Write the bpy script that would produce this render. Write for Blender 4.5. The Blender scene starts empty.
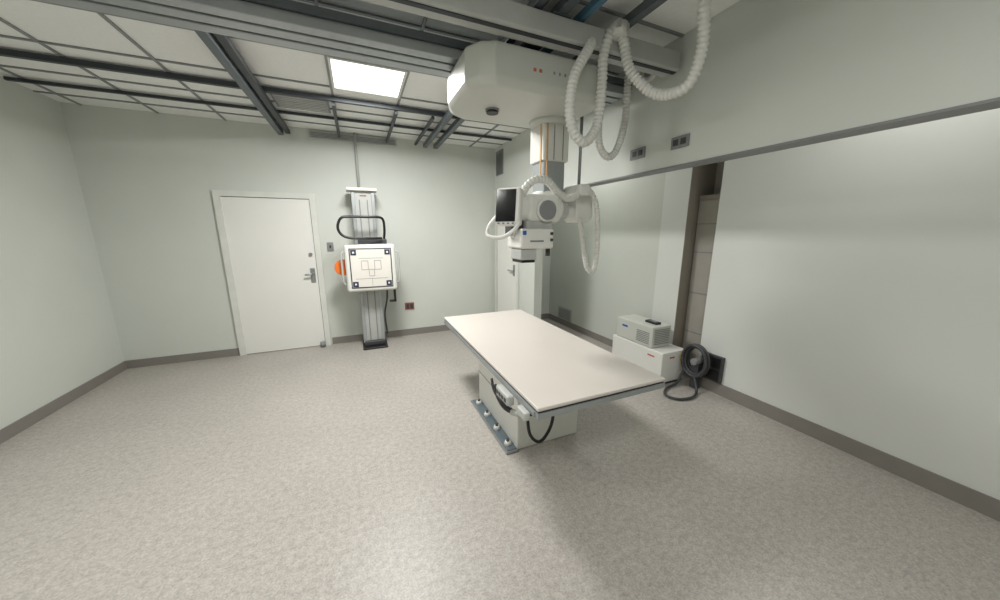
import bpy, bmesh, math
from mathutils import Vector, Matrix
S=bpy.context.scene
S.view_settings.view_transform='Standard'
COL=S.collection
# ---------------------------------------------------------------- materials
def lin(c):
    c=c/255.0
    return c/12.92 if c<=0.04045 else ((c+0.055)/1.055)**2.4
def rgb(t): return (lin(t[0]),lin(t[1]),lin(t[2]),1)
def mat(name,c,rough=.5,metal=0,var=.04,scale=8,bump=0,emit=0,bscale=60):
    m=bpy.data.materials.new(name); m.use_nodes=True
    nt=m.node_tree; b=nt.nodes['Principled BSDF']
    b.inputs['Roughness'].default_value=rough; b.inputs['Metallic'].default_value=metal
    tc=nt.nodes.new('ShaderNodeTexCoord'); n=nt.nodes.new('ShaderNodeTexNoise')
    n.inputs['Scale'].default_value=scale; n.inputs['Detail'].default_value=3
    nt.links.new(tc.outputs['Object'],n.inputs['Vector'])
    r=nt.nodes.new('ShaderNodeValToRGB'); L=rgb(c)
    r.color_ramp.elements[0].position=.3; r.color_ramp.elements[1].position=.7
    r.color_ramp.elements[0].color=tuple(max(0,x*(1-var)) for x in L[:3])+(1,)
    r.color_ramp.elements[1].color=tuple(min(1,x*(1+var)) for x in L[:3])+(1,)
    nt.links.new(n.outputs['Fac'],r.inputs['Fac']); nt.links.new(r.outputs['Color'],b.inputs['Base Color'])
    if bump:
        n2=nt.nodes.new('ShaderNodeTexNoise'); n2.inputs['Scale'].default_value=bscale
        nt.links.new(tc.outputs['Object'],n2.inputs['Vector'])
        bp=nt.nodes.new('ShaderNodeBump'); bp.inputs['Strength'].default_value=bump; bp.inputs['Distance'].default_value=.002
        nt.links.new(n2.outputs['Fac'],bp.inputs['Height']); nt.links.new(bp.outputs['Normal'],b.inputs['Normal'])
    if emit:
        b.inputs['Emission Color'].default_value=L; b.inputs['Emission Strength'].default_value=emit
    return m
M={}
M['wall']=mat('wall_paint',(203,207,200),.6,0,.02,1.5,.15)
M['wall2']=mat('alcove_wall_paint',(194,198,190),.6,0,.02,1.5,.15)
M['wall3']=mat('alcove_lit_tone',(210,212,207),.6,0,.02,1.5,.1)  # lighter copy of the alcove wall: lighting difference put into the colour
M['taupe']=mat('niche_taupe',(138,131,121),.6)
M['nback']=mat('niche_back',(160,156,147),.6)
M['base']=mat('baseboard_vinyl',(128,124,118),.5)
M['tile']=mat('ceiling_tile',(238,239,236),.9,0,.02,40,.3,0,150)
M['tbar']=mat('tbar_grid',(135,138,138),.4,.1)
M['strut']=mat('dark_strut',(62,66,70),.45,.5)
M['rail']=mat('rail_aluminium',(165,170,171),.35,.5)
M['raild']=mat('rail_grey',(96,103,107),.4,.5)
M['blue']=mat('rail_blue_grey',(88,128,150),.4,.4)
M['plateb']=mat('plate_blue_grey',(112,126,134),.4,.4)
M['white']=mat('equipment_white',(220,220,214),.35,0,.015,3)
M['cream']=mat('equipment_shell',(194,196,188),.35,0,.015,3)
M['hose']=mat('hose_plastic',(214,214,208),.45)
M['black']=mat('black_plastic',(22,22,24),.4)
M['dark']=mat('dark_grey_plastic',(60,61,63),.45)
M['grey']=mat('mid_grey_plastic',(128,130,130),.45)
M['lgrey']=mat('light_grey_paint',(176,178,174),.4)
M['steel']=mat('brushed_steel',(165,167,168),.3,.8)
M['door']=mat('door_paint',(226,226,220),.45,0,.01,2)
M['frame']=mat('door_frame_paint',(212,214,207),.45)
M['top']=mat('table_laminate',(205,199,191),.35,0,.01,3)
M['orange']=mat('orange_cover',(232,118,40),.5)
M['red']=mat('red_label',(180,95,75),.5)
M['brown']=mat('outlet_brown_red',(140,85,75),.5)
M['yellow']=mat('yellow_label',(225,190,50),.5)
M['bluel']=mat('blue_label',(50,90,170),.4)
M['navy']=mat('navy_marker',(35,45,75),.5)
M['screen']=mat('screen_glass',(12,12,14),.12)
M['tan']=mat('tan_strip',(200,160,110),.5)
M['panel']=mat('detector_panel',(222,219,211),.4,0,.01)
M['lamp']=mat('troffer_diffuser',(255,254,250),.5,emit=2.6)
# floor : speckled vinyl
fm=bpy.data.materials.new('speckled_vinyl_floor'); fm.use_nodes=True
nt=fm.node_tree; b=nt.nodes['Principled BSDF']; b.inputs['Roughness'].default_value=.42
tc=nt.nodes.new('ShaderNodeTexCoord')
def noise(s,d=3,r=.6):
    n=nt.nodes.new('ShaderNodeTexNoise'); n.inputs['Scale'].default_value=s; n.inputs['Detail'].default_value=d; n.inputs['Roughness'].default_value=r
    nt.links.new(tc.outputs['Object'],n.inputs['Vector']); return n
def ramp(src,p0,c0,p1,c1):
    r=nt.nodes.new('ShaderNodeValToRGB'); r.color_ramp.elements[0].position=p0; r.color_ramp.elements[1].position=p1
    r.color_ramp.elements[0].color=rgb(c0); r.color_ramp.elements[1].color=rgb(c1)
    nt.links.new(src,r.inputs['Fac']); return r
r1=ramp(noise(30,6,.8).outputs['Fac'],.36,(160,155,148),.64,(190,185,178))
r2=ramp(noise(110,2,.5).outputs['Fac'],.36,(230,229,228),.60,(255,255,255))
r3=ramp(noise(1.6,2,.5).outputs['Fac'],.3,(246,246,246),.7,(255,255,255))
def mul(a,c):
    m=nt.nodes.new('ShaderNodeMix'); m.data_type='RGBA'; m.blend_type='MULTIPLY'; m.inputs[0].default_value=1
    nt.links.new(a,m.inputs[6]); nt.links.new(c,m.inputs[7]); return m.outputs[2]
o=mul(mul(r1.outputs['Color'],r2.outputs['Color']),r3.outputs['Color'])
nt.links.new(o,b.inputs['Base Color']); M['floor']=fm
# ---------------------------------------------------------------- helpers
def link(ob,parent=None):
    COL.objects.link(ob)
    if parent: ob.parent=parent
    return ob
def empty(name,loc=(0,0,0)):
    e=bpy.data.objects.new(name,None); e.empty_display_size=.1; COL.objects.link(e); return e
def fromBM(name,bm,m,parent=None,smooth=False):
    bmesh.ops.recalc_face_normals(bm,faces=bm.faces)
    me=bpy.data.meshes.new(name); bm.to_mesh(me); bm.free()
    ob=bpy.data.objects.new(name,me); me.materials.append(M[m] if isinstance(m,str) else m)
    if smooth:
        for p in me.polygons: p.use_smooth=True
    return link(ob,parent)
def addbox(bm,mn,mx):
    vs=[bm.verts.new((x,y,z)) for x in (mn[0],mx[0]) for y in (mn[1],mx[1]) for z in (mn[2],mx[2])]
    for f in ((0,1,3,2),(4,6,7,5),(0,4,5,1),(2,3,7,6),(0,2,6,4),(1,5,7,3)): bm.faces.new([vs[i] for i in f])
def boxes(name,lst,m,parent=None,bevel=0,seg=2):
    bm=bmesh.new()
    for mn,mx in lst:
        mn,mx=[min(a,c) for a,c in zip(mn,mx)],[max(a,c) for a,c in zip(mn,mx)]
        addbox(bm,mn,mx)
    ob=fromBM(name,bm,m,parent)
    if bevel:
        md=ob.modifiers.new('bev','BEVEL'); md.width=bevel; md.segments=seg; md.limit_method='ANGLE'
        for p in ob.data.polygons: p.use_smooth=True
        wn=ob.modifiers.new('wn','WEIGHTED_NORMAL'); wn.keep_sharp=False
    return ob
def box(name,mn,mx,m,parent=None,bevel=0,seg=2): return boxes(name,[(mn,mx)],m,parent,bevel,seg)
def prism(name,pts,axis,a,b_,m,parent=None,bevel=0,seg=3):
    def P(p,t):
        return {'z':(p[0],p[1],t),'y':(p[0],t,p[1]),'x':(t,p[0],p[1])}[axis]
    bm=bmesh.new(); A=[bm.verts.new(P(p,a)) for p in pts]; B=[bm.verts.new(P(p,b_)) for p in pts]
    bm.faces.new(A); bm.faces.new(B); n=len(pts)
    for i in range(n): bm.faces.new([A[i],A[(i+1)%n],B[(i+1)%n],B[i]])
    ob=fromBM(name,bm,m,parent)
    if bevel:
        md=ob.modifiers.new('bev','BEVEL'); md.width=bevel; md.segments=seg; md.limit_method='ANGLE'; md.angle_limit=math.radians(35)
        for p in ob.data.polygons: p.use_smooth=True
        ob.modifiers.new('wn','WEIGHTED_NORMAL')
    return ob
def cyl(name,p0,p1,r,m,parent=None,r2=None,seg=32,bevel=0):
    p0=Vector(p0);p1=Vector(p1);d=p1-p0
    bm=bmesh.new(); bmesh.ops.create_cone(bm,cap_ends=True,segments=seg,radius1=r,radius2=r if r2 is None else r2,depth=d.length)
    q=d.to_track_quat('Z','Y').to_matrix().to_4x4(); q.translation=(p0+p1)/2
    bmesh.ops.transform(bm,matrix=q,verts=bm.verts)
    ob=fromBM(name,bm,m,parent)
    for p in ob.data.polygons: p.use_smooth=len(p.vertices)==4
    if bevel:
        md=ob.modifiers.new('bev','BEVEL'); md.width=bevel; md.segments=3; md.limit_method='ANGLE'; md.angle_limit=math.radians(50)
    return ob
def smoothpath(pts,step):
    P=[Vector(p) for p in pts]; P=[P[0]*2-P[1]]+P+[P[-1]*2-P[-2]]
    out=[]
    for i in range(1,len(P)-2):
        for k in range(24):
            t=k/24
            a,b1,c,d=P[i-1],P[i],P[i+1],P[i+2]
            out.append(.5*((2*b1)+(c-a)*t+(2*a-5*b1+4*c-d)*t*t+(3*b1-a-3*c+d)*t**3))
    out.append(P[-2])
    res=[out[0].copy()]; acc=0
    for i in range(1,len(out)):
        seg=(out[i]-out[i-1]).length
        if seg<1e-9: continue
        pos=step-acc
        while pos<=seg:
            res.append(out[i-1].lerp(out[i],pos/seg)); pos+=step
        acc=seg-(pos-step)
    return res
def sweep(name,pts,r,m,parent=None,corr=0,step=.012,seg=16):
    path=smoothpath(pts,step); bm=bmesh.new(); rings=[]; n=None
    pat=(1,.6,-1,-1) 
    for i,p in enumerate(path):
        t=(path[min(i+1,len(path)-1)]-path[max(i-1,0)]).normalized()
        if n is None: n=t.orthogonal().normalized()
        else: n=(n-t*n.dot(t)).normalized()
        bb=t.cross(n)
        rr=r+corr*(pat[i%4])
        rings.append([bm.verts.new(p+(n*math.cos(2*math.pi*k/seg)+bb*math.sin(2*math.pi*k/seg))*rr) for k in range(seg)])
    for a,c in zip(rings,rings[1:]):
        for k in range(seg): bm.faces.new([a[k],a[(k+1)%seg],c[(k+1)%seg],c[k]])
    bm.faces.new(rings[0][::-1]); bm.faces.new(rings[-1])
    return fromBM(name,bm,m,parent,smooth=True)
def frame_rect(name,cx,cz,w,h,t,y0,y1,m,parent):
    return boxes(name,[((cx-w/2,y0,cz-h/2),(cx-w/2+t,y1,cz+h/2)),((cx+w/2-t,y0,cz-h/2),(cx+w/2,y1,cz+h/2)),
      ((cx-w/2+t,y0,cz-h/2),(cx+w/2-t,y1,cz-h/2+t)),((cx-w/2+t,y0,cz+h/2-t),(cx+w/2-t,y1,cz+h/2))],m,parent)
# ---------------------------------------------------------------- room
H=2.93; YB=5.18; XL=-2.7; YF=-1.6; XR=3.25; XS=2.14
box('floor',(XL-.1,YF-.1,-.1),(XR+.5,YB+.1,0),'floor')
box('ceiling',(XL-.1,YF-.1,H),(XR+.5,YB+.1,H+.1),'tile')
box('wall_back',(XL-.1,YB,0),(XR+.1,YB+.1,H),'wall')
box('wall_left',(XL-.1,YF,0),(XL,YB,H),'wall')
box('wall_front',(XL-.1,YF-.1,0),(XR+.5,YF,H),'wall')
box('wall_right',(XS,3.8,0),(XS+.12,YB,H),'wall')
box('wall_bulkhead',(XS,YF,2.09),(XS+.12,3.8,H),'wall')
box('trim_1',(XS-.004,YF,2.078),(XS+.124,3.8,2.09),'grey')
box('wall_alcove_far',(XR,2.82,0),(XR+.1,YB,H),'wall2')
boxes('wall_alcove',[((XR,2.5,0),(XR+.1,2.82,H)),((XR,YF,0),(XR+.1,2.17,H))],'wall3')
boxes('wall_niche',[((XR+.1,2.17,0),(XR+.4,2.18,H)),((XR+.1,2.5,0),(XR+.4,2.51,H)),((XR+.001,2.494,0),(XR+.1,2.5,H))],'taupe')
box('wall_niche_rear',(XR+.38,2.18,0),(XR+.4,2.5,H),'nback')
g=empty('recessed_locker')
boxes('panel',[((XR+.16,2.185,.05),(XR+.20,2.49,1.95))],'nback',g,.003)
boxes('panel_seams',[((XR+.158,2.185,z),(XR+.161,2.49,z+.012)) for z in (.5,.95,1.4,1.7)],'grey',g)
box('panel_head',(XR+.15,2.185,1.95),(XR+.20,2.49,2.0),'taupe',g)
t=.012;bh=.1
boxes('baseboard_back',[((-.46,YB-t,0),(XS,YB,bh)),((XL,YB-t,0),(-1.58,YB,bh)),((XS+.12,YB-t,0),(XR,YB,bh))],'base')
boxes('baseboard_right',[((XS-t,3.8,0),(XS,4.23,bh)),((XS-t,3.8-t,0),(XS+.12,3.8,bh))],'base')
boxes('baseboard_alcove',[((XR-t,2.5,0),(XR,YB-t,bh)),((XR-t,YF,0),(XR,2.17,bh+.02))],'base')
boxes('baseboard_left',[((XL,YF,0),(XL+t,YB-t,bh))],'base')
xs=[-.11+.61*k for k in range(-4,6)]; ys=[3.05+.61*k for k in range(-7,4)]
boxes('trim_2',[((x-.010,YF,H-.012),(x+.010,YB,H)) for x in xs],'tbar')
boxes('trim_3',[((XL,y-.010,H-.011),(XR,y+.010,H)) for y in ys if y<YB],'tbar')
g=empty('ceiling_strut_frame')
boxes('cross_struts',[((XL+.05,3.86,H-.055),(XS-.02,3.90,H-.013)),((XL+.05,4.5,H-.04),(XS-.02,4.53,H-.013)),((XL+.05,1.3,H-.055),(XS-.02,1.34,H-.013))],'strut',g)
boxes('long_struts',[((-.72,1.0,H-.10),(-.67,5.12,H-.056)),((-.13,3.9,H-.085),(-.10,5.12,H-.056)),((.47,3.9,H-.085),(.50,5.12,H-.056)),((.86,3.9,H-.085),(.89,5.12,H-.056))],'strut',g)
g=empty('ceiling_longitudinal_rails')
boxes('rail_inner',[((.98,-.4,H-.11),(1.03,5.1,H-.056)),((1.13,-.4,H-.11),(1.19,5.1,H-.056))],'raild',g,.004)
boxes('rail_blue',[((1.29,-.4,H-.10),(1.33,2.9,H-.056))],'blue',g,.004)
boxes('rail_outer',[((1.56,-.4,H-.11),(1.61,3.3,H-.056)),((-.80,-.4,H-.13),(-.74,5.1,H-.056))],'raild',g,.004)
boxes('rail_hangers',[((x-.02,y-.02,H-.06),(x+.02,y+.02,H)) for x in (1.005,1.16,1.31,1.585,-.77) for y in (.2,1.6,2.7)],'raild',g)
g=empty('ceiling_bridge')
boxes('tray_profiles',[((XL+.3,2.26+.1*i,2.70),(XS-.03,2.335+.1*i,2.76)) for i in range(3)],'rail',g,.006)
boxes('tray_gaps',[((XL+.3,2.335+.1*i,2.715),(XS-.03,2.36+.1*i,2.75)) for i in range(2)],'strut',g)
boxes('tray_top',[((XL+.3,2.24,2.76),(XS-.03,2.56,2.80))],'raild',g)
box('front_beam',(XL+.3,1.80,2.70),(XS-.03,1.93,2.81),'lgrey',g,.01)
box('front_beam_slot',(XL+.3,1.83,2.695),(XS-.03,1.86,2.702),'strut',g)
boxes('end_trucks',[((x-.06,1.8,2.81),(x+.06,2.56,2.825)) for x in (-.77,1.16)],'raild',g)
def troffer(x0,y0,x1,y1,e,nm='ceiling_light_panel'):
    g=empty(nm)
    boxes('troffer_frame',[((x0,y0,H-.02),(x0+.02,y1,H)),((x1-.02,y0,H-.02),(x1,y1,H)),((x0+.02,y0,H-.02),(x1-.02,y0+.02,H)),((x0+.02,y1-.02,H-.02),(x1-.02,y1,H))],'white',g)
    box('diffuser',(x0+.02,y0+.02,H-.012),(x1-.02,y1-.02,H-.004),'lamp',g)
    L=bpy.data.lights.new('panel_lamp','AREA'); L.shape='RECTANGLE'; L.size=x1-x0-.06; L.size_y=y1-y0-.06; L.energy=e; L.color=(1,.985,.965)
    o=bpy.data.objects.new('panel_lamp',L); o.location=((x0+x1)/2,(y0+y1)/2,H-.02); link(o,g)
troffer(-.10,3.06,.49,3.66,86)
troffer(-1.94,1.23,-1.35,1.83,40)  # added panel out of view, lifts the dark far-left corner
troffer(-.10,-.60,.49,0,38)
troffer(2.5,.6,3.1,1.2,6)  # added unseen panel, fill light for the near alcove
troffer(2.45,3.5,3.05,4.1,9)  # added panel hidden by the bulkhead, brightens the far alcove
g=empty('linear_wall_vent')
box('vent_body',(-.47,YB-.03,2.82),(.62,YB,2.90),'lgrey',g)
boxes('vent_slats',[((-.45,YB-.034,2.832+.016*i),(.60,YB-.029,2.839+.016*i)) for i in range(4)],'grey',g)
g=empty('ceiling_return_grille')
box('grille_frame',(-.66,3.96,H-.014),(-.16,4.4,H-.002),'grey',g)
boxes('grille_slats',[((-.64,3.98+.05*i,H-.02),(-.18,4.005+.05*i,H-.013)) for i in range(8)],'lgrey',g)
def wallgrille(name,x,y0,y1,z0,z1,m1='lgrey',m2='dark'):
    g=empty(name); box('grille_frame',(x-.012,y0,z0),(x,y1,z1),m1,g)
    n=int((z1-z0-.04)/.025)
    boxes('slats',[((x-.015,y0+.02,z0+.02+.025*i),(x-.011,y1-.02,z0+.032+.025*i)) for i in range(n)],m2,g)
wallgrille('wall_air_grille',XS,4.84,5.10,2.50,2.86,'grey')
wallgrille('low_wall_grille',XR,4.45,4.85,.11,.33,'lgrey','grey')
# ---------------------------------------------------------------- doors
D=empty('door_1')
box('leaf',(-1.5,YB-.02,.008),(-.55,YB-.001,2.05),'door',D)
boxes('frame',[((-.55,YB-.035,0),(-.48,YB-.001,2.052)),((-1.57,YB-.035,0),(-1.5,YB-.001,2.052)),((-1.57,YB-.035,2.052),(-.48,YB-.001,2.12))],'frame',D)
boxes('gap',[((-.556,YB-.023,0),(-.549,YB-.018,2.045)),((-1.5,YB-.023,2.045),(-.551,YB-.018,2.051))],'dark',D)
box('lock_plate',(-.64,YB-.028,.93),(-.58,YB-.02,1.13),'steel',D,.004)
cyl('lever_spindle',(-.61,YB-.02,1.05),(-.61,YB-.08,1.05),.014,'steel',D)
cyl('lever',(-.60,YB-.075,1.05),(-.70,YB-.075,1.045),.011,'steel',D)
cyl('deadbolt',(-.61,YB-.02,1.32),(-.61,YB-.035,1.32),.024,'steel',D)
cyl('floor_stop',(-.58,YB-.075,.0),(-.58,YB-.075,.07),.035,'grey',D)
D=empty('door_2')
box('leaf',(XS-.018,4.30,.008),(XS-.001,5.05,2.02),'door',D)
boxes('frame',[((XS-.03,4.24,0),(XS-.001,4.30,2.021)),((XS-.03,5.05,0),(XS-.001,5.11,2.021)),((XS-.03,4.24,2.021),(XS-.001,5.11,2.09))],'frame',D)
boxes('gap',[((XS-.021,4.301,0),(XS-.017,4.307,2.02)),((XS-.021,5.044,0),(XS-.017,5.049,2.02))],'grey',D)
box('lock_plate',(XS-.026,4.36,.97),(XS-.018,4.42,1.14),'steel',D,.003)
cyl('lever',(XS-.06,4.39,1.05),(XS-.06,4.52,1.05),.011,'steel',D)
cyl('lever_spindle',(XS-.018,4.39,1.05),(XS-.066,4.39,1.05),.012,'steel',D)
def plate(name,mn,mx,m1,det,m2):
    g=empty(name); box('cover',mn,mx,m1,g,.003)
    boxes('inserts',det,m2,g)
plate('light_switch',(-.40,YB-.012,1.36),(-.32,YB,1.48),'steel',[((-.37,YB-.02,1.40),(-.35,YB-.011,1.44))],'dark')
plate('wall_outlet',(.60,YB-.014,.42),(.74,YB,.53),'brown',[((.62,YB-.018,.44),(.66,YB-.013,.51)),((.68,YB-.018,.44),(.72,YB-.013,.51))],'dark')
plate('wall_outlet',(XS-.012,2.07,2.20),(XS,2.22,2.28),'grey',[((XS-.016,2.09,2.22),(XS-.011,2.13,2.26)),((XS-.016,2.15,2.22),(XS-.011,2.19,2.26))],'dark')
plate('wall_outlet',(XS-.012,1.69,2.20),(XS,1.83,2.28),'grey',[((XS-.016,1.71,2.22),(XS-.011,1.75,2.26)),((XS-.016,1.77,2.22),(XS-.011,1.81,2.26))],'dark')
plate('floor_level_junction_box',(XR-.035,1.90,.13),(XR,2.12,.40),'dark',[((XR-.04,1.92,.15),(XR-.034,2.10,.255)),((XR-.04,1.92,.275),(XR-.034,2.10,.38))],'black')
g=empty('wall_speaker'); cyl('rim',(XS,2.07,2.80),(XS-.035,2.07,2.80),.062,'white',g,bevel=.006); cyl('cone',(XS-.03,2.07,2.80),(XS-.039,2.07,2.80),.04,'grey',g)
# ---------------------------------------------------------------- patient table
T=empty('x_ray_table')
x0,x1,y0,y1,zt=.79,1.71,1.335,3.37,.72
box('tabletop',(x0,y0,zt-.022),(x1,y1,zt),'top',T,.006)
box('tabletop_edge',(x0+.006,y0+.006,zt-.032),(x1-.006,y1-.006,zt-.022),'black',T)
boxes('side_rails',[((x0-.005,y0+.03,zt-.065),(x0+.03,y1-.03,zt-.032)),((x1-.03,y0+.03,zt-.065),(x1+.005,y1-.03,zt-.032)),((x0,y0,zt-.065),(x1,y0+.03,zt-.032)),((x0,y1-.03,zt-.065),(x1,y1,zt-.032))],'rail',T)
boxes('underframe',[((x0+.06,y0+.05,zt-.07),(x1-.06,y1-.05,zt-.034))],'lgrey',T,.01)
box('float_carriage',(.93,1.80,.56),(1.58,2.92,.65),'white',T,.015)
prism('pedestal',[(.98,.0),(1.53,.0),(1.53,.40),(1.56,.56),(.95,.56),(.98,.40)],'y',1.95,2.80,'white',T,.012)
box('pedestal_seam',(.976,1.946,.30),(1.534,2.804,.303),'grey',T)
box('floor_plate',(.885,1.93,.0),(.985,2.78,.018),'steel',T,.004)
box('floor_plate_inset',(.90,1.95,.018),(.975,2.76,.022),'plateb',T)
for i in range(4):
    y=2.02+.22*i
    cyl('bolt_cap_%d'%i,(.935,y,.02),(.935,y,.05),.030,'white',T,.022); cyl('bolt_%d'%i,(.935,y,.05),(.935,y,.062),.012,'dark',T)
box('control_box',(.735,1.60,.60),(.785,1.78,.665),'lgrey',T,.012)
box('control_clip',(.745,1.40,.615),(.783,1.50,.665),'lgrey',T,.008)
boxes('control_buttons',[((.731,1.62+.04*i,.62),(.736,1.645+.04*i,.645)) for i in range(4)],'dark',T,.002)
box('logo',(.976,2.45,.42),(.979,2.60,.45),'red',T)
sweep('hand_switch_cable',[(.76,1.85,.63),(.76,1.80,.56),(.78,1.70,.52),(.86,1.60,.52),(1.0,1.56,.56),(1.10,1.60,.65)],.011,'black',T)
sweep('hand_switch_cable_b',[(.765,1.92,.64),(.755,1.86,.59),(.76,1.78,.565),(.79,1.66,.54),(.82,1.52,.59)],.009,'black',T)
sweep('foot_cable',[(.92,1.72,.66),(.925,1.70,.47),(.95,1.70,.30),(1.03,1.70,.225),(1.11,1.70,.32),(1.14,1.72,.46),(1.14,1.76,.66)],.011,'black',T)
cyl('hand_switch',(.79,1.48,.60),(.77,1.60,.56),.018,'lgrey',T)
# ---------------------------------------------------------------- wall stand
W=empty('wall_bucky_stand')
box('base_plate',(-.05,4.70,0),(.28,5.12,.025),'black',W,.006)
box('base_cover',(-.02,4.80,.025),(.25,5.10,.09),'dark',W,.01)
box('column_body',(-.02,4.86,.05),(.24,5.06,2.16),'lgrey',W,.01)
boxes('column_edges',[((-.035,4.845,.06),(.01,4.90,2.14)),((.21,4.845,.06),(.255,4.90,2.14))],'rail',W,.005)
boxes('column_slots',[((.055,4.85,.09),(.068,4.862,2.04)),((.152,4.85,.09),(.165,4.862,2.04))],'grey',W)
box('column_cap',(-.09,4.80,2.15),(.29,5.08,2.19),'white',W,.01)
box('column_label',(.07,4.855,2.085),(.15,4.858,2.10),'brown',W)
boxes('wall_bracket',[((.02,5.06,1.9),(.20,5.18,1.96)),((.02,5.06,.5),(.20,5.18,.56))],'lgrey',W)
cyl('conduit',(.075,5.14,2.18),(.075,5.14,H),.018,'lgrey',W)
box('carriage',(-.01,4.74,.95),(.23,4.86,1.36),'dark',W,.01)
dx0,dx1,dz0,dz1,dy=-.175,.455,.84,1.465,4.64
box('detector_housing',(dx0,dy,dz0),(dx1,dy+.11,dz1),'white',W,.035,4)
box('detector_rear',(dx0+.04,dy+.10,dz0+.05),(dx1-.04,dy+.14,dz1-.05),'grey',W,.01)
cx=(dx0+dx1)/2; cz=(dz0+dz1)/2
frame_rect('detector_bezel',cx,cz,.52,.52,.012,dy-.006,dy+.002,'dark',W)
box('detector_face',(cx-.247,dy-.004,cz-.247),(cx+.247,dy+.002,cz+.247),'panel',W)
boxes('corner_markers',[((cx+sx*.208-.034,dy-.008,cz+sz*.208-.034),(cx+sx*.208+.034,dy-.003,cz+sz*.208+.034)) for sx in(-1,1) for sz in(-1,1)],'navy',W)
boxes('corner_dots',[((cx+sx*.208-.012,dy-.010,cz+sz*.208-.012),(cx+sx*.208+.012,dy-.007,cz+sz*.208+.012)) for sx in(-1,1) for sz in(-1,1)],'panel',W)
frame_rect('chamber_a',cx-.08,cz+.04,.085,.12,.005,dy-.007,dy-.003,'grey',W)
frame_rect('chamber_b',cx+.08,cz+.04,.085,.12,.005,dy-.007,dy-.003,'grey',W)
frame_rect('chamber_c',cx,cz-.06,.07,.09,.005,dy-.007,dy-.003,'grey',W)
boxes('centre_lines',[((cx-.2,dy-.006,cz-.14),(cx+.2,dy-.003,cz-.136)),((cx-.15,dy-.006,cz+.13),(cx+.15,dy-.003,cz+.134)),((cx-.002,dy-.006,cz-.24),(cx+.002,dy-.003,cz-.14))],'grey',W)
for s,xx in((-1,dx0),(1,dx1)):
    sweep('grip_%s'%('l' if s<0 else 'r'),[(xx,dy+.05,cz+.22),(xx+s*.035,dy+.04,cz+.18),(xx+s*.04,dy+.04,cz),(xx+s*.035,dy+.04,cz-.18),(xx,dy+.05,cz-.22)],.013,'lgrey',W)
cyl('orange_knob',(dx0-.03,dy+.12,1.16),(dx0-.03,dy+.18,1.16),.105,'orange',W,bevel=.01)
box('orange_knob_arm',(dx0-.02,dy+.12,1.08),(dx0+.08,dy+.15,1.22),'orange',W,.01)
box('tray_handle',(dx1-.05,dy+.06,.66),(dx1-.02,dy+.10,.84),'black',W,.006)
box('tray_handle_foot',(dx1-.11,dy+.06,.66),(dx1-.02,dy+.10,.69),'black',W,.006)
box('handle_mount',(0.0,4.72,1.46),(.36,4.80,1.53),'dark',W,.01)
sweep('patient_handle_loop',[(.30,4.68,1.54),(.10,4.62,1.54),(-.10,4.60,1.55),(-.19,4.60,1.60),(-.215,4.60,1.69),(-.17,4.60,1.79),(-.08,4.61,1.81),(.15,4.62,1.81),(.28,4.64,1.81),(.33,4.66,1.77),(.34,4.70,1.65),(.33,4.74,1.53)],.016,'black',W)
sweep('stand_cable',[(.28,4.95,1.3),(.33,4.95,1.0),(.33,4.93,.70),(.28,4.90,.45),(.30,4.96,.12)],.012,'dark',W)
# ---------------------------------------------------------------- ceiling tube crane
C=empty('x_ray_tube_crane')
pl=[(.72,1.97),(.80,1.93),(1.52,1.93),(1.63,1.97),(1.65,2.08),(1.65,2.55),(1.57,2.63),(.80,2.63),(.70,2.57),(.66,2.46),(.66,2.06)]
ccx=sum(p[0] for p in pl)/len(pl); ccy=sum(p[1] for p in pl)/len(pl)
bm=bmesh.new(); lev=[(2.46,.92),(2.475,.965),(2.50,1.0),(2.64,1.0),(2.675,.985),(2.69,.95)]
R=[]
for z,s in lev: R.append([bm.verts.new((ccx+(p[0]-ccx)*s,ccy+(p[1]-ccy)*s,z)) for p in pl])
n=len(pl)
for a,c in zip(R,R[1:]):
    for i in range(n): bm.faces.new([a[i],a[(i+1)%n],c[(i+1)%n],c[i]])
bm.faces.new(R[0]); bm.faces.new(R[-1])
ob=fromBM('carriage_housing',bm,'cream',C)
md=ob.modifiers.new('bev','BEVEL'); md.width=.012; md.segments=3; md.limit_method='ANGLE'; md.angle_limit=math.radians(12)
for p in ob.data.polygons: p.use_smooth=True
ob.modifiers.new('wn','WEIGHTED_NORMAL')
box('carriage_top',(.80,2.05,2.68),(1.50,2.55,2.705),'lgrey',C,.01)
cyl('sensor_knob',(.94,2.32,2.465),(.94,2.32,2.435),.042,'black',C)
cyl('sensor_ring',(.94,2.32,2.465),(.94,2.32,2.45),.05,'grey',C)
boxes('front_label',[((1.05+.04*i,1.926,2.565),(1.068+.04*i,1.931,2.582)) for i in range(2)],'red',C)
boxes('front_label_2',[((1.19+.04*i,1.926,2.57),(1.20+.04*i,1.931,2.585)) for i in range(3)],'grey',C)
cyl('column_collar',(1.46,2.4,2.42),(1.46,2.4,2.48),.15,'cream',C,.17)
box('column_outer',(1.35,2.30,2.16),(1.58,2.52,2.47),'white',C,.012)
box('column_inner',(1.37,2.32,1.93),(1.56,2.50,2.17),'rail',C,.008)
boxes('column_strips',[((1.375,2.292,2.0),(1.386,2.302,2.46)),((1.345,2.33,2.0),(1.352,2.345,2.46))],'tan',C)
boxes('column_grooves',[((1.44,2.297,2.17),(1.446,2.302,2.46)),((1.52,2.297,2.17),(1.526,2.302,2.46))],'grey',C)
cyl('swivel',(1.46,2.41,1.84),(1.46,2.41,1.94),.12,'white',C,bevel=.01)
box('arm',(1.42,2.30,1.72),(1.82,2.50,1.83),'white',C,.02,3)
prism('arm_end',[(1.66,1.70),(1.80,1.70),(1.83,1.74),(1.83,1.93),(1.78,1.97),(1.72,1.97),(1.66,1.88)],'y',2.28,2.44,'white',C,.015)
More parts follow.
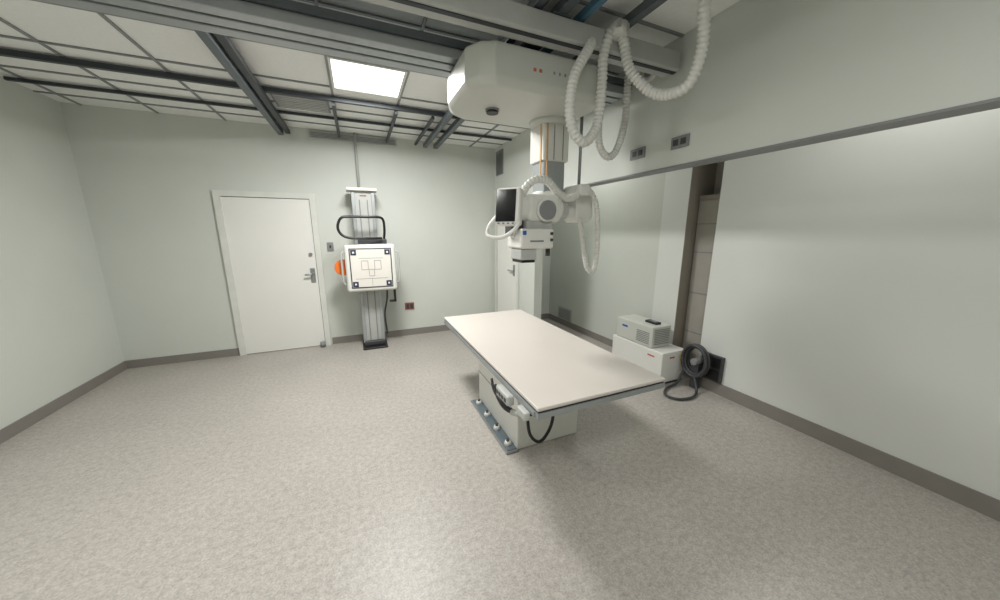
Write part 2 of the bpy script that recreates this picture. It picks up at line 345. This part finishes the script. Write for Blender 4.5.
box('arm_fork',(1.30,2.30,1.70),(1.50,2.44,1.90),'cream',C,.02,3)
cyl('cable_pole',(1.74,2.37,1.95),(1.74,2.37,2.71),.013,'rail',C)
cyl('tube_housing',(1.06,2.22,1.79),(1.44,2.22,1.79),.105,'white',C,bevel=.03)
cyl('tube_end',(1.43,2.22,1.79),(1.50,2.22,1.79),.08,'lgrey',C,bevel=.01)
box('tube_body',(1.13,2.11,1.69),(1.40,2.34,1.89),'white',C,.035,4)
cyl('trunnion_ring',(1.27,2.115,1.775),(1.27,2.085,1.775),.082,'white',C,bevel=.006)
cyl('trunnion_disc',(1.27,2.09,1.775),(1.27,2.070,1.775),.068,'grey',C,bevel=.006)
box('collimator_neck',(1.12,2.12,1.64),(1.34,2.30,1.70),'lgrey',C,.01)
box('collimator',(1.06,2.08,1.50),(1.33,2.32,1.645),'white',C,.018,3)
box('collimator_lower',(1.07,2.10,1.42),(1.20,2.28,1.50),'lgrey',C,.01)
box('collimator_window',(1.08,2.11,1.40),(1.19,2.27,1.422),'black',C,.004)
boxes('collimator_knobs',[((1.295,2.066,1.555),(1.315,2.082,1.575)),((1.295,2.066,1.60),(1.315,2.082,1.62))],'dark',C,.004)
box('collimator_label',(1.13,2.076,1.55),(1.24,2.081,1.562),'grey',C)
box('collimator_blue',(1.07,2.076,1.60),(1.10,2.09,1.63),'bluel',C,.003)
box('neck_left',(1.02,2.16,1.60),(1.12,2.28,1.74),'dark',C,.01)
cyl('detent_knob',(1.34,2.18,1.44),(1.34,2.18,1.50),.018,'dark',C)
P=bpy.data.objects.new('control_panel',None); COL.objects.link(P); P.parent=C
P.location=(.975,2.12,1.79); P.rotation_euler=(math.radians(-8),0,math.radians(-46))
box('panel_shell',(-.085,-.03,-.128),(.095,.05,.128),'white',P,.022,4)
box('panel_screen',(-.078,-.034,-.105),(.066,-.028,.112),'screen',P,.006)
boxes('panel_buttons',[((-.06+.035*i,-.035,-.121),(-.045+.035*i,-.028,-.111)) for i in range(4)],'grey',P)
sweep('panel_handle',[(.09,-.0,-.10),(.07,-.04,-.16),(.0,-.065,-.215),(-.09,-.065,-.215),(-.125,-.05,-.19),(-.12,-.03,-.13),(-.08,-.0,-.06)],.014,'white',P)
sweep('side_handle',[(1.05,2.14,1.66),(1.02,2.10,1.61),(.99,2.09,1.58)],.012,'white',C)
st=.0062
sweep('cable_hose_a',[(1.40,1.90,2.78),(1.355,1.80,2.70),(1.235,1.78,2.50),(1.225,1.78,2.27),(1.33,1.79,2.165),(1.435,1.80,2.27),(1.458,1.80,2.50),(1.46,1.80,2.68),(1.50,1.78,2.80),(1.56,1.76,2.76),(1.60,1.72,2.58),(1.69,1.60,2.425),(1.72,1.42,2.40),(1.725,1.35,2.55),(1.68,1.33,2.74),(1.67,1.33,H-.002)],.028,'hose',C,corr=.0032,step=st)
sweep('cable_hose_b',[(1.93,2.10,2.90),(1.94,2.10,2.70),(1.935,2.10,2.42),(1.87,2.10,2.23),(1.79,2.10,2.18),(1.71,2.10,2.26),(1.69,2.10,2.45),(1.70,2.10,2.69)],.025,'hose',C,corr=.003,step=st)
sweep('cable_hose_c',[(1.10,2.18,1.86),(1.13,2.14,1.94),(1.20,2.12,1.985),(1.29,2.12,1.975),(1.38,2.14,1.91),(1.47,2.16,1.87),(1.56,2.17,1.89),(1.63,2.18,1.95)],.027,'hose',C,corr=.003,step=st)
sweep('cable_hose_d',[(1.63,2.18,1.95),(1.72,2.19,1.935),(1.79,2.19,1.82),(1.815,2.19,1.62),(1.82,2.19,1.42),(1.79,2.19,1.30),(1.73,2.19,1.33),(1.705,2.21,1.46),(1.70,2.24,1.60),(1.70,2.29,1.74)],.020,'hose',C,corr=.0025,step=st)
box('hose_clamp',(1.59,2.14,1.90),(1.68,2.36,1.98),'white',C,.012)
cyl('hose_clamp_top',(1.53,1.76,2.76),(1.53,1.76,2.83),.045,'white',C)
box('hose_hanger',(1.49,1.72,2.79),(1.57,1.82,2.83),'lgrey',C)
# ---------------------------------------------------------------- cabinets in alcove
G=empty('generator_cabinet')
box('cabinet_body',(2.84,2.28,.03),(3.20,3.02,.37),'white',G,.012)
box('cabinet_plinth',(2.86,2.30,0),(3.18,3.0,.03),'dark',G)
boxes('labels',[((3.11,2.276,.25),(3.18,2.281,.33))],'yellow',G)
boxes('label_red',[((2.95,2.276,.30),(3.02,2.281,.315)),((2.836,2.38,.295),(2.841,2.47,.31))],'red',G)
boxes('cabinet_seam',[((2.837,2.29,.08),(2.841,3.01,.084))],'grey',G)
G=empty('chiller_unit')
box('unit_body',(2.85,2.44,.372),(3.13,2.98,.61),'cream',G,.012)
boxes('vents',[((2.88,2.434,.41+.02*i),(3.10,2.441,.416+.02*i)) for i in range(9)],'grey',G)
boxes('side_vents',[((2.844,2.48,.41+.02*i),(2.851,2.66,.416+.02*i)) for i in range(7)],'grey',G)
box('side_label',(2.845,2.80,.52),(2.851,2.88,.54),'bluel',G)
G=empty('handheld_remote'); box('body',(2.96,2.50,.61),(3.04,2.66,.635),'black',G,.008); box('keys',(2.975,2.53,.634),(3.025,2.60,.638),'grey',G)
G=empty('coiled_power_cable')
for k in range(4):
    r=.13-.018*(k%2); pts=[]
    for i in range(13):
        a=2*math.pi*i/12+.3*k
        pts.append((3.14+.022*k-.04,2.12+r*math.cos(a),.31+(r+.035)*math.sin(a)))
    sweep('coil_%d'%k,pts,.015,'dark',G)
cyl('coil_hub',(3.10,2.12,.30),(3.25,2.12,.30),.035,'grey',G)
box('coil_foot',(3.13,2.08,.0),(3.20,2.16,.28),'dark',G,.01)
sweep('floor_loop',[(3.12,2.22,.18),(3.02,2.22,.04),(2.85,2.2,.018),(2.72,2.1,.018),(2.76,1.99,.018),(2.92,1.96,.018),(3.06,2.02,.03),(3.10,2.1,.16)],.013,'dark',G)
# ---------------------------------------------------------------- camera
cam=bpy.data.cameras.new('camera'); cam.sensor_width=36; cam.lens=325/1000*36; cam.clip_start=.02
co=bpy.data.objects.new('camera',cam); COL.objects.link(co); co.location=(0,0,1.62)
psi=math.radians(23.3);P_=math.radians(11.8)
d=Vector((math.sin(psi)*math.cos(P_),math.cos(psi)*math.cos(P_),-math.sin(P_)))
co.rotation_euler=d.to_track_quat('-Z','Y').to_euler(); S.camera=co
w=bpy.data.worlds.new('world'); S.world=w; w.use_nodes=True; w.node_tree.nodes['Background'].inputs[0].default_value=(.6,.62,.6,1); w.node_tree.nodes['Background'].inputs[1].default_value=.3
